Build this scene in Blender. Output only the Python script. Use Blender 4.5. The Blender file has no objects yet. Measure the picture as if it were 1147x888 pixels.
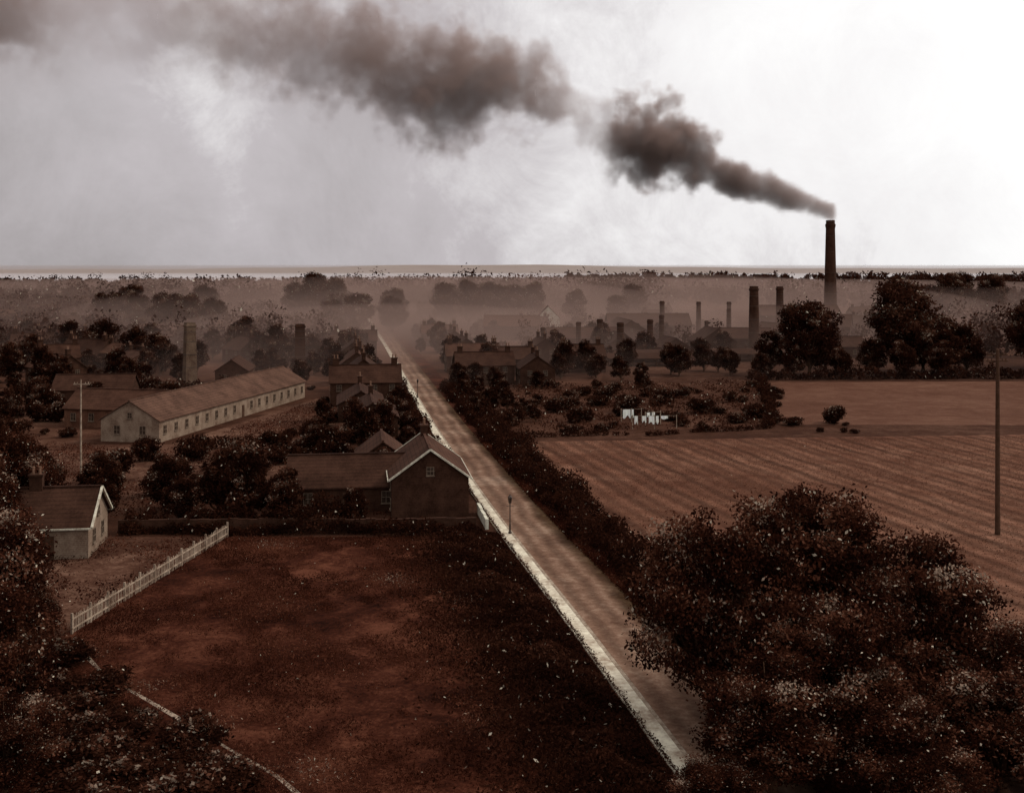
import bpy, math, random
import numpy as np
from mathutils import Vector, Matrix
random.seed(7)
rng = np.random.default_rng(11)
scene = bpy.context.scene
COL = scene.collection

# ------------------------------------------------------------------ materials
def newmat(name):
    m = bpy.data.materials.new(name); m.use_nodes = True
    nt = m.node_tree; nt.nodes.clear()
    out = nt.nodes.new('ShaderNodeOutputMaterial')
    return m, nt, out
def N(nt, t, **kw):
    n = nt.nodes.new(t)
    for k, v in kw.items(): setattr(n, k, v)
    return n
def warm(c):
    if c[0] < .8 and c[1] < c[0]: return (c[0]*1.1, c[1]*1.22, c[2]*1.02)
    return c
def ramp(nt, fac, stops):
    r = N(nt, 'ShaderNodeValToRGB')
    stops = [(p, warm(c)) for p, c in stops]
    e = r.color_ramp.elements
    e[0].position, e[0].color = stops[0][0], (*stops[0][1], 1)
    e[1].position, e[1].color = stops[-1][0], (*stops[-1][1], 1)
    for p, c in stops[1:-1]:
        x = e.new(p); x.color = (*c, 1)
    nt.links.new(fac, r.inputs[0]); return r.outputs[0]
def noise(nt, vec, scale, detail=5, rough=.6, dist=0):
    n = N(nt, 'ShaderNodeTexNoise'); n.inputs['Scale'].default_value = scale
    n.inputs['Detail'].default_value = detail; n.inputs['Roughness'].default_value = rough
    n.inputs['Distortion'].default_value = dist
    nt.links.new(vec, n.inputs['Vector']); return n.outputs['Fac']
def mathn(nt, op, a, b=None, c=None, clamp=False):
    n = N(nt, 'ShaderNodeMath', operation=op); n.use_clamp = clamp
    for i, v in enumerate((a, b, c)):
        if v is None: continue
        if isinstance(v, (int, float)): n.inputs[i].default_value = v
        else: nt.links.new(v, n.inputs[i])
    return n.outputs[0]
def mixc(nt, fac, a, b, blend='MIX'):
    n = N(nt, 'ShaderNodeMix', data_type='RGBA', blend_type=blend)
    for sock, v in ((n.inputs[0], fac), (n.inputs[6], a), (n.inputs[7], b)):
        if isinstance(v, (int, float)): sock.default_value = v
        elif isinstance(v, tuple): sock.default_value = (*v, 1)
        else: nt.links.new(v, sock)
    return n.outputs[2]
def finish(nt, out, col, rough=.95, spec=.08, bumpf=None, bstr=.4, bdist=.1):
    p = N(nt, 'ShaderNodeBsdfPrincipled')
    if isinstance(col, tuple): p.inputs['Base Color'].default_value = (*col, 1)
    else: nt.links.new(col, p.inputs['Base Color'])
    p.inputs['Roughness'].default_value = rough
    p.inputs['Specular IOR Level'].default_value = spec
    if bumpf is not None:
        b = N(nt, 'ShaderNodeBump'); b.inputs['Strength'].default_value = bstr; b.inputs['Distance'].default_value = bdist
        nt.links.new(bumpf, b.inputs['Height']); nt.links.new(b.outputs[0], p.inputs['Normal'])
    nt.links.new(p.outputs[0], out.inputs['Surface']); return p
def wpos(nt): return N(nt, 'ShaderNodeNewGeometry').outputs['Position']

def noisy(name, a, b, scale=.6, fine=6, rough=.95, spec=.06, courses=0, bdist=.05):
    m, nt, out = newmat(name); P = wpos(nt)
    n1 = noise(nt, P, scale, 6, .65); n2 = noise(nt, P, fine, 3, .7)
    f = mathn(nt, 'ADD', mathn(nt, 'MULTIPLY', n1, .6), mathn(nt, 'MULTIPLY', n2, .4))
    c = ramp(nt, f, [(.38, a), (.62, b)])
    if courses:
        s = N(nt, 'ShaderNodeSeparateXYZ'); nt.links.new(P, s.inputs[0])
        z = mathn(nt, 'FRACT', mathn(nt, 'MULTIPLY', s.outputs[2], courses))
        k = ramp(nt, z, [(0, (.55, .55, .55)), (.25, (1, 1, 1))])
        c = mixc(nt, 1.0, c, k, 'MULTIPLY')
    finish(nt, out, c, rough, spec, f, .5, bdist); return m

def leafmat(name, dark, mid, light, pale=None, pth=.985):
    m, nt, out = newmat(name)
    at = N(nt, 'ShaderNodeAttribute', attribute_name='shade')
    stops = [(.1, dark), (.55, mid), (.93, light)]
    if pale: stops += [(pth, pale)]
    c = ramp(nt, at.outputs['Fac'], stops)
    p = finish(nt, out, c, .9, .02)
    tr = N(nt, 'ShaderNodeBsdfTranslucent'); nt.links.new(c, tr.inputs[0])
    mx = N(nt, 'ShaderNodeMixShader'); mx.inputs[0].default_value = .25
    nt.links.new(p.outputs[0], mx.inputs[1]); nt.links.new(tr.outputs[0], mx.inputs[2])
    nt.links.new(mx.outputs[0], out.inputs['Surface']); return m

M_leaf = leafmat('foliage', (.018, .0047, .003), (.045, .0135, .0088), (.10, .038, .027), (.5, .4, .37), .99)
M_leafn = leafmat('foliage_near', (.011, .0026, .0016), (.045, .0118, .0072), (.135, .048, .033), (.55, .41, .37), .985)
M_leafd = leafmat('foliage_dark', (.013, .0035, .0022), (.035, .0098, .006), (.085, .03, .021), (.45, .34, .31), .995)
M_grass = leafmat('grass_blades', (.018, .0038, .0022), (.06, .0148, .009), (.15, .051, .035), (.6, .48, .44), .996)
M_stub = leafmat('stubble_blades', (.055, .018, .012), (.115, .045, .032), (.24, .11, .083), (.55, .44, .4), .996)
M_bark = noisy('bark', (.03, .012, .008), (.09, .042, .03), 1.5, 12)
M_brick = noisy('brick', (.06, .0215, .015), (.13, .054, .04), .8, 7, courses=6)
M_brickd = noisy('brick_sooty', (.024, .0088, .0062), (.06, .0245, .018), .8, 7, courses=6)
M_brickl = noisy('brick_pale', (.12, .065, .053), (.27, .175, .15), .6, 7, courses=6)
M_brickm = noisy('brick_stack_weathered', (.055, .026, .02), (.14, .082, .066), .5, 5, courses=6)
M_white = noisy('whitewash', (.34, .26, .24), (.62, .54, .52), .7, 5)
M_roof = noisy('roof_tiles', (.034, .0125, .009), (.076, .031, .023), .5, 5, courses=3.5)
M_roofl = noisy('roof_tiles_weathered', (.045, .0195, .015), (.105, .048, .038), .35, 4, courses=3.5)
M_roofd = noisy('roof_slate', (.023, .0085, .006), (.054, .0215, .016), .5, 5, courses=3.5)
M_glass = noisy('window_glass', (.02, .01, .008), (.06, .035, .03), 1, 3, rough=.2, spec=.4)
M_trim = noisy('painted_timber', (.09, .052, .043), (.2, .13, .11), 2, 9)
M_trimw = noisy('painted_bargeboard', (.25, .18, .16), (.6, .5, .47), 2, 9)
M_wood = noisy('weathered_timber', (.10, .053, .042), (.38, .26, .23), 1.0, 12)
M_woodd = noisy('dark_timber', (.04, .018, .012), (.08, .037, .028), 2, 12)
M_iron = noisy('cast_iron', (.025, .013, .01), (.06, .032, .026), 3, 9, rough=.6, spec=.3)
M_cloth = noisy('linen', (.7, .66, .65), (.85, .82, .82), 2, 8)
M_path = noisy('footpath_paving', (.26, .17, .145), (.66, .54, .5), .35, 2.6)
M_kerb = noisy('kerb_stone', (.13, .075, .06), (.38, .27, .24), 1, 5)
M_pot = noisy('clay_pot', (.12, .055, .04), (.2, .1, .08), 2, 9)

# ------------------------------------------------------------------ mesh helpers
def npmesh(name, V, Q, mats, midx=None, shade=None):
    me = bpy.data.meshes.new(name)
    nv, nq = len(V), len(Q)
    me.vertices.add(nv); me.vertices.foreach_set('co', np.asarray(V, np.float32).ravel())
    me.loops.add(nq*4); me.loops.foreach_set('vertex_index', np.asarray(Q, np.int32).ravel())
    me.polygons.add(nq); me.polygons.foreach_set('loop_start', np.arange(0, nq*4, 4, dtype=np.int32))
    for m in mats: me.materials.append(m)
    if midx is not None: me.polygons.foreach_set('material_index', np.asarray(midx, np.int32))
    me.update(calc_edges=True)
    if shade is not None:
        a = me.attributes.new('shade', 'FLOAT', 'FACE'); a.data.foreach_set('value', np.asarray(shade, np.float32))
    return me
def addobj(name, me, loc=(0, 0, 0), rz=0, sc=1, parent=None):
    o = bpy.data.objects.new(name, me); COL.objects.link(o)
    o.location = loc; o.rotation_euler = (0, 0, rz)
    o.scale = sc if isinstance(sc, tuple) else (sc, sc, sc)
    if parent: o.parent = parent
    return o
def empty(name, loc=(0, 0, 0), rz=0):
    o = bpy.data.objects.new(name, None); COL.objects.link(o)
    o.location = loc; o.rotation_euler = (0, 0, rz); o.empty_display_size = .5; return o

class Geo:
    def __init__(s): s.v = []; s.f = []
    def box(s, c, d, rz=0):
        b = len(s.v); cx, cy, cz = c; dx, dy, dz = d[0]/2, d[1]/2, d[2]/2
        co, si = math.cos(rz), math.sin(rz)
        for z in (-dz, dz):
            for x, y in ((-dx, -dy), (dx, -dy), (dx, dy), (-dx, dy)):
                s.v.append((cx+x*co-y*si, cy+x*si+y*co, cz+z))
        s.f += [(b, b+3, b+2, b+1), (b+4, b+5, b+6, b+7), (b, b+1, b+5, b+4), (b+1, b+2, b+6, b+5), (b+2, b+3, b+7, b+6), (b+3, b, b+4, b+7)]
    def poly(s, pts, faces):
        b = len(s.v); s.v += pts; s.f += [tuple(b+i for i in f) for f in faces]
    def lathe(s, prof, n=20, c=(0, 0), cap=True, ph=0):
        b = len(s.v)
        for r, z in prof:
            for i in range(n):
                a = 2*math.pi*i/n+ph; s.v.append((c[0]+r*math.cos(a), c[1]+r*math.sin(a), z))
        for k in range(len(prof)-1):
            for i in range(n):
                j = (i+1) % n
                s.f.append((b+k*n+i, b+k*n+j, b+(k+1)*n+j, b+(k+1)*n+i))
        if cap: s.f.append(tuple(b+(len(prof)-1)*n+i for i in range(n)))
    def bar(s, a, b_, t):
        a, b_ = Vector(a), Vector(b_); d = (b_-a).normalized()
        up = Vector((0, 0, 1)) if abs(d.z) < .9 else Vector((1, 0, 0))
        x = d.cross(up).normalized()*t/2; y = d.cross(x).normalized()*t/2
        b = len(s.v)
        for p in (a, b_):
            for q in (-x-y, x-y, x+y, -x+y): s.v.append(tuple(p+q))
        s.f += [(b, b+1, b+2, b+3), (b+4, b+7, b+6, b+5), (b, b+4, b+5, b+1), (b+1, b+5, b+6, b+2), (b+2, b+6, b+7, b+3), (b+3, b+7, b+4, b)]
    def obj(s, name, mat, parent=None, loc=(0, 0, 0), rz=0):
        if not s.v: return None
        me = bpy.data.meshes.new(name); me.from_pydata(s.v, [], s.f); me.materials.append(mat); me.update()
        return addobj(name, me, loc, rz, 1, parent)

# ------------------------------------------------------------------ foliage
def unit(n, r=rng):
    v = r.normal(size=(n, 3)); return v/np.linalg.norm(v, axis=1, keepdims=True)
def leafquads(P, size, r=rng, flat=.55):
    n = len(P); a = unit(n, r); b = np.cross(a, unit(n, r)); b /= np.linalg.norm(b, axis=1, keepdims=True)+1e-9
    s = (size*r.uniform(.5, 1.5, n))[:, None]
    V = np.stack([P+a*s, P+b*s*flat, P-a*s, P-b*s*flat], 1).reshape(-1, 3)
    return V, np.arange(4*n).reshape(n, 4)
def tube(pts, rad, n=7):
    V, Q = [], []
    pts = [np.array(p, float) for p in pts]
    for k, p in enumerate(pts):
        d = pts[min(k+1, len(pts)-1)]-pts[max(k-1, 0)]; d /= np.linalg.norm(d)+1e-9
        u = np.cross(d, [0.3, 1, .1]); u /= np.linalg.norm(u); w = np.cross(d, u)
        for i in range(n):
            t = 2*math.pi*i/n; V.append(p+(u*math.cos(t)+w*math.sin(t))*rad[k])
    for k in range(len(pts)-1):
        for i in range(n):
            j = (i+1) % n; Q.append((k*n+i, k*n+j, (k+1)*n+j, (k+1)*n+i))
    return np.array(V), np.array(Q)
def lump(P, s, ph=0):
    return np.sin(P[:, 0]*s+ph)*np.sin(P[:, 1]*s*1.13+1.7+ph)+np.sin(P[:, 2]*s*1.3+.6+ph)*np.sin((P[:, 0]+P[:, 1])*s*.7+2)
def tree_mesh(name, H, R, th, nl, nleaf, ls, seed, mat, point=0, hole=-.55, lr=(.2, .42), fuzz=.6, pale=.012):
    r = np.random.default_rng(seed)
    Vs, Qs, mi, sh = [], [], [], []; off = 0
    def add(V, Q, m, s):
        nonlocal off
        Vs.append(V); Qs.append(Q+off); off += len(V); mi.append(np.full(len(Q), m)); sh.append(s)
    hz = (H-th)/2; cz = th+hz
    C = unit(nl, r)*(r.uniform(.2, 1.08, nl)**.5)[:, None]
    zz = C[:, 2].copy()
    wid = 1-point*np.clip((zz+1)/2, 0, 1)*.85
    C = np.stack([C[:, 0]*R*.78*wid, C[:, 1]*R*.78*wid, cz+zz*hz*.82], 1)
    LR = R*r.uniform(lr[0], lr[1], nl)*(wid*.6+.4)
    C[:, 2] = np.maximum(C[:, 2], th*.8+LR*.4)
    tr = H*.022+.06; top = np.array([r.normal()*.2, r.normal()*.2, th+hz*1.1])
    V, Q = tube([(0, 0, -.2), (0, 0, .5), (top[0]*.4, top[1]*.4, th), top], [tr*1.5, tr*1.1, tr*.8, tr*.3], 8)
    add(V, Q, 1, np.zeros(len(Q)))
    for i in range(0, nl, 1 if nl < 30 else 2):
        t = r.uniform(.55, 1); s = np.array([top[0]*.5, top[1]*.5, th*t+hz*.3*r.uniform()])
        mid = s*.5+C[i]*.5+np.array([0, 0, -.08*R]); V, Q = tube([s, mid, C[i]], [tr*.45, tr*.28, tr*.1], 5)
        add(V, Q, 1, np.zeros(len(Q)))
    k = r.choice(nl, nleaf, p=LR**2/np.sum(LR**2)); u = unit(nleaf, r)
    rr = LR[k]*(.45+.65*r.uniform(size=nleaf)**.8)
    P = C[k]+u*rr[:, None]*np.array([1.1, 1.1, .8])
    P += r.normal(size=P.shape)*ls*fuzz
    keep = lump(P, 5.5/R, seed)+.5*lump(P, 13/R, seed+2) > hole
    P, k, u = P[keep], k[keep], u[keep]
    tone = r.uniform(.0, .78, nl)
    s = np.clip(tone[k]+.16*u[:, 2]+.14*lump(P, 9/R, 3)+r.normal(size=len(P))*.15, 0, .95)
    s[r.uniform(size=len(P)) < pale] = 1  # a few random leaves coloured pale as painted glints
    V, Q = leafquads(P, ls, r); add(V, Q, 0, s)
    return npmesh(name, np.concatenate(Vs), np.concatenate(Qs), [mat, M_bark], np.concatenate(mi), np.concatenate(sh))
def leafmass(name, P, size, mat, seed=0, tone=.4, tfreq=.8, flat=.55, pale=.006, namp=.16):
    r = np.random.default_rng(seed)
    V, Q = leafquads(P, size, r, flat)
    s = np.clip(tone+namp*lump(P, tfreq, seed)+r.normal(size=len(P))*.14, 0, .95)
    s[r.uniform(size=len(P)) < pale] = 1
    return addobj(name, npmesh(name, V, Q, [mat], None, s))
def hedge(name, pts, w, h, dens, ls, seed, mat=None, tone=.3, rag=1.0, gap=-9):
    r = np.random.default_rng(seed); Ps = []; acc = 0
    for (x0, y0), (x1, y1) in zip(pts[:-1], pts[1:]):
        L = math.hypot(x1-x0, y1-y0); n = int(L*dens)
        t = r.uniform(size=n); ang = r.uniform(0, math.pi, n); q = r.uniform(.55, 1.12, n)
        X = x0+(x1-x0)*t; Y = y0+(y1-y0)*t; S = acc+t*L
        loc = 1+rag*(.26*np.sin(S*.63+seed)+.2*np.sin(S*1.57+seed*2)+.14*np.sin(S*3.9+seed*3)+.25*np.sin(S*.21+seed*5))
        nx, ny = (y1-y0)/L, -(x1-x0)/L
        a = np.cos(ang)*q*w/2*loc+rag*.5*np.sin(S*.4+seed); z = np.sin(ang)**.7*q*h*loc
        p = np.stack([X+nx*a, Y+ny*a, z], 1)+r.normal(size=(n, 3))*.14
        p = p[(loc > gap) & (p[:, 2] > -.1)]; Ps.append(p); acc += L
    return leafmass(name, np.concatenate(Ps), ls, mat or M_leafd, seed, tone, 1.1)

# ------------------------------------------------------------------ ground, road, water
def sheet(name, pts, z, mat):
    me = bpy.data.meshes.new(name); me.from_pydata([(x, y, z) for x, y in pts], [], [tuple(range(len(pts)))])
    me.materials.append(mat); me.update(); o = addobj(name, me)
    if me.polygons[0].normal.z < 0: me.flip_normals()
    return o
def groundmat(name, cols, patch=0, s1=.02, s2=.25, s3=2.5, stripes=None, lo=.40, hi=.60):
    m, nt, out = newmat(name); P = wpos(nt)
    f = mathn(nt, 'ADD', mathn(nt, 'MULTIPLY', noise(nt, P, s1, 5, .65), .34), mathn(nt, 'MULTIPLY', noise(nt, P, s2, 7, .75, .8), .36))
    f = mathn(nt, 'ADD', f, mathn(nt, 'MULTIPLY', noise(nt, P, s3, 5, .85), .30))
    c = ramp(nt, f, [(lo, cols[0]), (.5, cols[1]), (hi, cols[2])])
    if patch:
        v = N(nt, 'ShaderNodeTexVoronoi'); v.inputs['Scale'].default_value = patch
        mp = N(nt, 'ShaderNodeMapping'); mp.inputs['Scale'].default_value = (1, .6, 0); mp.inputs['Rotation'].default_value = (0, 0, .17)
        nt.links.new(P, mp.inputs[0]); nt.links.new(mp.outputs[0], v.inputs['Vector'])
        s = N(nt, 'ShaderNodeSeparateXYZ'); nt.links.new(v.outputs['Color'], s.inputs[0])
        k = ramp(nt, s.outputs[0], [(0, (.6, .6, .6)), (1, (1.5, 1.6, 1.65))])
        c = mixc(nt, .8, c, k, 'MULTIPLY')
    if stripes:
        sl, per, amt = stripes
        s = N(nt, 'ShaderNodeSeparateXYZ'); nt.links.new(P, s.inputs[0])
        w = mathn(nt, 'ADD', s.outputs[0], mathn(nt, 'MULTIPLY', s.outputs[1], sl))
        w = mathn(nt, 'ADD', w, mathn(nt, 'MULTIPLY', noise(nt, P, .07, 4), 3.0))
        w1 = mathn(nt, 'SINE', mathn(nt, 'MULTIPLY', w, 6.283/per))
        w2 = mathn(nt, 'SINE', mathn(nt, 'MULTIPLY', w, 6.283/(per*2.3)))
        ww = mathn(nt, 'ADD', mathn(nt, 'MULTIPLY', w1, .24), mathn(nt, 'MULTIPLY', w2, .16))
        ww = mathn(nt, 'MULTIPLY', mathn(nt, 'MULTIPLY', ww, mathn(nt, 'SUBTRACT', noise(nt, P, .06, 5, .7), .22)), 3.4)
        k = ramp(nt, mathn(nt, 'ADD', ww, .5), [(0, (1-amt,)*3), (1, (1+amt,)*3)])
        c = mixc(nt, 1.0, c, k, 'MULTIPLY')
    finish(nt, out, c, 1, .02, f, .8, .3); return m
M_ground = groundmat('earth_and_grass', [(.022, .0072, .0048), (.046, .0162, .0112), (.095, .04, .03)], patch=.012)
M_lawn = groundmat('rough_grass', [(.010, .0022, .0014), (.038, .0092, .0057), (.10, .031, .0205)], s1=.09, s2=.3, s3=3, lo=.42, hi=.59)
M_plough = groundmat('stubble', [(.058, .0195, .0135), (.095, .037, .027), (.155, .069, .053)], s1=.03, s2=.2, stripes=(.24, 2.2, .5))
M_field = groundmat('pasture', [(.062, .0225, .016), (.09, .036, .027), (.13, .058, .045)], s1=.03)
M_garden = groundmat('garden_soil', [(.022, .0075, .005), (.048, .0172, .012), (.092, .039, .03)], s1=.08, s2=.6)
M_yard = groundmat('yard_earth', [(.026, .0092, .0065), (.066, .026, .0195), (.15, .072, .057)], s1=.08, s2=.4)

sheet('ground', [(-40000, -300), (40000, -300), (40000, 45000), (-40000, 45000)], 0, M_ground)

XL = [(30, 12.6), (60.4, 7.0), (77.5, 3.9), (103.5, -1.1), (119.6, -4.0), (173.7, -13.1), (274, -28.6), (317, -35.2), (375, -44.2), (600, -80)]
def xl(y): return float(np.interp(y, [a for a, b in XL], [b for a, b in XL]))
XLv = lambda Y: np.interp(Y, [a for a, b in XL], [b for a, b in XL])
def strip(name, a0, a1, ys, z, mat):
    n = 12; V = []; F = []; ac = []
    for y in ys:
        for i in range(n+1):
            t = i/n; V.append((xl(y)+a0+(a1-a0)*t, y, z)); ac.append(a0+(a1-a0)*t)
    for k in range(len(ys)-1):
        for i in range(n):
            b = k*(n+1)+i; F.append((b, b+1, b+n+2, b+n+1))
    me = bpy.data.meshes.new(name); me.from_pydata(V, [], F); me.materials.append(mat)
    a = me.attributes.new('across', 'FLOAT', 'POINT'); a.data.foreach_set('value', ac)
    return addobj(name, me)
m, nt, out = newmat('dirt_road'); P = wpos(nt)
at = N(nt, 'ShaderNodeAttribute', attribute_name='across').outputs['Fac']
f = mathn(nt, 'ADD', mathn(nt, 'MULTIPLY', noise(nt, P, .12, 6, .7), .55), mathn(nt, 'MULTIPLY', noise(nt, P, 1.6, 5, .75), .45))
c = ramp(nt, f, [(.38, (.085, .038, .029)), (.5, (.145, .073, .058)), (.62, (.24, .14, .118))])
wob = mathn(nt, 'ADD', at, mathn(nt, 'MULTIPLY', mathn(nt, 'SUBTRACT', noise(nt, P, .07, 4), .5), 2.6))
tr = mathn(nt, 'COSINE', mathn(nt, 'MULTIPLY', mathn(nt, 'SUBTRACT', wob, 3.1), 3.6))
k = ramp(nt, mathn(nt, 'MULTIPLY_ADD', tr, .5, .5), [(0, (.66, .66, .66)), (.6, (1, 1, 1)), (1, (1.25, 1.3, 1.32))])
c = mixc(nt, .75, c, k, 'MULTIPLY')
eg = ramp(nt, mathn(nt, 'ADD', mathn(nt, 'MULTIPLY', wob, .15), mathn(nt, 'MULTIPLY', mathn(nt, 'SUBTRACT', noise(nt, P, .9, 4, .7), .5), .25)), [(.72, (1, 1, 1)), (.92, (.4, .33, .3))])
c = mixc(nt, 1.0, c, eg, 'MULTIPLY')
finish(nt, out, c, 1, .03, f, .6, .12); M_road = m
ys = [30]+list(np.arange(40, 600, 6))
strip('road', 1.45, 6.3, ys, .008, M_road)
strip('road_verge', 6.3, 9.6, ys, .004, M_lawn)
for nm, a0, a1, h, mt in (('footpath', .0, 1.1, .11, M_path), ('kerb', 1.103, 1.35, .125, M_kerb)):
    V = []; F = []
    for y in ys:
        x = xl(y); V += [(x+a0, y, -.05), (x+a0, y, h), (x+a1, y, h), (x+a1, y, -.05)]
    for k2 in range(len(ys)-1):
        b = k2*4
        for i in range(3): F.append((b+i, b+i+1, b+i+5, b+i+4))
    me = bpy.data.meshes.new(nm); me.from_pydata(V, [], F); me.materials.append(mt); addobj(nm, me)

sheet('lawn', [(-27.2, 103), (-30.8, 75), (-34, 60), (-30, 40), (9.5, 40), (xl(60)-.02, 60), (xl(80)-.02, 80), (xl(103)-.02, 103)], .004, M_lawn)
sheet('cottage_yard', [(-27.3, 103), (-31, 75), (-60, 75), (-60, 103.5)], .004, M_yard)
sheet('ploughed_field', [(xl(50)+9.7, 46), (xl(80)+9.7, 80), (xl(120)+9.7, 120), (xl(163)+10, 160), (40, 164), (130, 172), (160, 60), (90, 40)], .004, M_plough)
sheet('pasture', [(42, 178), (58, 246), (220, 250), (220, 176)], .004, M_field)
sheet('allotment', [(xl(170)+10, 167), (xl(240)+10, 240), (56, 244), (41, 176)], .006, M_garden)
sheet('yard', [(-90, 120), (-90, 152), (-58, 158), (-49, 158), (-38, 214), (-30, 214), (-24, 150), (-28, 118)], .004, M_yard)
sheet('lane', [(-120, 131), (-60, 150), (-46, 150), (-46, 153), (-61, 153), (-120, 135)], .010, M_field)
pp = [(-29.6, 74.5), (-27.6, 71.2), (-25, 67.6), (-21.5, 64.2), (-18.3, 61), (-15, 57.6), (-11.6, 54.3), (-8, 49.5)]
V = []; F = []
for i, (x, y) in enumerate(pp):
    w_ = .13+.05*math.sin(i*2.1); V += [(x-w_*.7, y-w_*.7, .010), (x+w_*.7, y+w_*.7, .010)]
for i in range(len(pp)-1): F.append((2*i, 2*i+1, 2*i+3, 2*i+2))
me = bpy.data.meshes.new('trodden_path'); me.from_pydata(V, [], F); me.materials.append(noisy('trodden_earth', (.03, .01, .007), (.38, .26, .23), .6, 3)); addobj('trodden_path', me)

m, nt, out = newmat('estuary_water'); P = wpos(nt)
finish(nt, out, (.38, .33, .325), .5, .5, noise(nt, P, .02, 3), .2, .5)
sheet('estuary_water', [(-20000, 2380), (500, 2380), (2200, 3100), (5200, 6000), (20000, 8200), (20000, 9800), (-20000, 9800)], .3, m)
V = []; F = []; nx = 160
for j, (yy, hs) in enumerate(((9700, 0), (10600, .35), (12000, 1), (14000, .6), (17000, 0))):
    for i in range(nx+1):
        x = -22000+44000*i/nx
        h = 68+14*math.sin(x*.00041+1)+9*math.sin(x*.0011+2)+5*math.sin(x*.0037)
        V.append((x, yy, h*hs*(.8+.2*math.sin(x*.0006+j))))
for j in range(4):
    for i in range(nx):
        b = j*(nx+1)+i; F.append((b, b+1, b+nx+2, b+nx+1))
me = bpy.data.meshes.new('distant_hills'); me.from_pydata(V, [], F); me.materials.append(noisy('hill_grass', (.2, .13, .12), (.27, .19, .18), .001, .004)); addobj('distant_hills', me)

# ------------------------------------------------------------------ buildings
def house(name, cx, cy, rot, w, l, eave, ridge, wall=M_brick, roof=M_roof, storeys=2, winx=3.0, chim=(-.4, .4), trim=None,
          gable_win=True, door=True, oh=.3, chh=1.1, gsides=(-1, 1)):
    E = empty(name, (cx, cy, 0), math.radians(rot))
    g = Geo(); a, b = w/2, l/2
    g.poly([(-a, -b, -.1), (a, -b, -.1), (a, -b, eave), (0, -b, ridge), (-a, -b, eave), (-a, b, -.1), (a, b, -.1), (a, b, eave), (0, b, ridge), (-a, b, eave)],
           [(0, 1, 2, 3, 4), (6, 5, 9, 8, 7), (1, 6, 7, 2), (5, 0, 4, 9), (2, 7, 8, 3), (4, 3, 8, 9)])
    g.obj('walls', wall, E)
    r = Geo(); sl = (ridge-eave)/a; t = .14
    for s in (-1, 1):
        x0 = s*(a+oh); z0 = eave-oh*sl+.03; L = b+oh
        p = [(x0, -L, z0), (x0, L, z0), (0, L, ridge+.03), (0, -L, ridge+.03), (x0, -L, z0+t), (x0, L, z0+t), (0, L, ridge+.03+t), (0, -L, ridge+.03+t)]
        r.poly(p, [(0, 1, 2, 3), (4, 7, 6, 5), (0, 4, 5, 1), (0, 3, 7, 4), (1, 5, 6, 2)])
    r.box((0, 0, ridge+t+.06), (.3, 2*b+2*oh-.02, .14)); r.obj('roof', roof, E)
    if trim:
        q = Geo()
        for s in (-1, 1):
            for e in (-1, 1):
                yy = e*(b+oh+.05)
                q.bar((s*(a+oh), yy, eave-oh*sl+.12), (0, yy, ridge+.13), .18)
            q.box((s*(a+oh+.06), 0, eave-oh*sl+.05), (.1, 2*(b+oh), .14))
        q.obj('bargeboards', trim, E)
    fr, gl = Geo(), Geo()
    ww, wh = .9, min(1.2, eave/storeys*.5)
    def win(x, y, z, axis, ww=ww, wh=wh):
        s = 1 if (x if axis == 'x' else y) > 0 else -1
        if axis == 'x':
            gl.box((x+s*.01, y, z), (.03, ww, wh))
            for dy in (-ww/2, 0, ww/2): fr.box((x+s*.04, y+dy, z), (.06, .05, wh))
            for dz in (-wh/2, 0, wh/2): fr.box((x+s*.045, y, z+dz), (.075, ww+.1, .05))
            fr.box((x+s*.08, y, z-wh/2-.08), (.16, ww+.2, .07))
        else:
            gl.box((x, y+s*.01, z), (ww, .03, wh))
            for dx in (-ww/2, 0, ww/2): fr.box((x+dx, y+s*.04, z), (.05, .06, wh))
            for dz in (-wh/2, 0, wh/2): fr.box((x, y+s*.045, z+dz), (ww+.1, .075, .05))
            fr.box((x, y+s*.08, z-wh/2-.08), (ww+.2, .16, .07))
    sh = eave/storeys; n = max(1, int(l/winx))
    for st in range(storeys):
        for i in range(n):
            y = -b+l*(i+.5)/n
            for s in (-1, 1):
                if door and st == 0 and i == n//2: continue
                win(s*a, y, st*sh+sh*.55, 'x')
        if gable_win:
            for dx in ((-w*.22, w*.22) if w > 6 else (0,)):
                for s in gsides: win(dx, s*b, st*sh+sh*.55, 'y')
    if gable_win and ridge-eave > 2.6:
        for s in (-1, 1): win(0, s*b, eave+(ridge-eave)*.25, 'y', .7, .8)
    fr.obj('window_frames', M_trim, E); gl.obj('windows', M_glass, E)
    if door:
        d = Geo()
        for s in (-1, 1): d.box((s*(a+.02), -b+l*(n//2+.5)/n, 1.0), (.08, .95, 2.05))
        d.obj('door', M_woodd, E)
    if chim:
        c = Geo(); p = Geo()
        for k in chim:
            y = k*l; c.box((0, y, ridge+chh/2-.3), (.75, 1.1, chh+.9)); c.box((0, y, ridge+chh+.2), (.95, 1.3, .18))
            for q in (-.28, .28): p.lathe([(.13, ridge+chh+.25), (.11, ridge+chh+.85), (.14, ridge+chh+.87), (.14, ridge+chh+.95)], 8, (0, y+q))
        c.obj('chimney_stack', M_brickd, E); p.obj('chimney_pots', M_pot, E)
    return E
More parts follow.
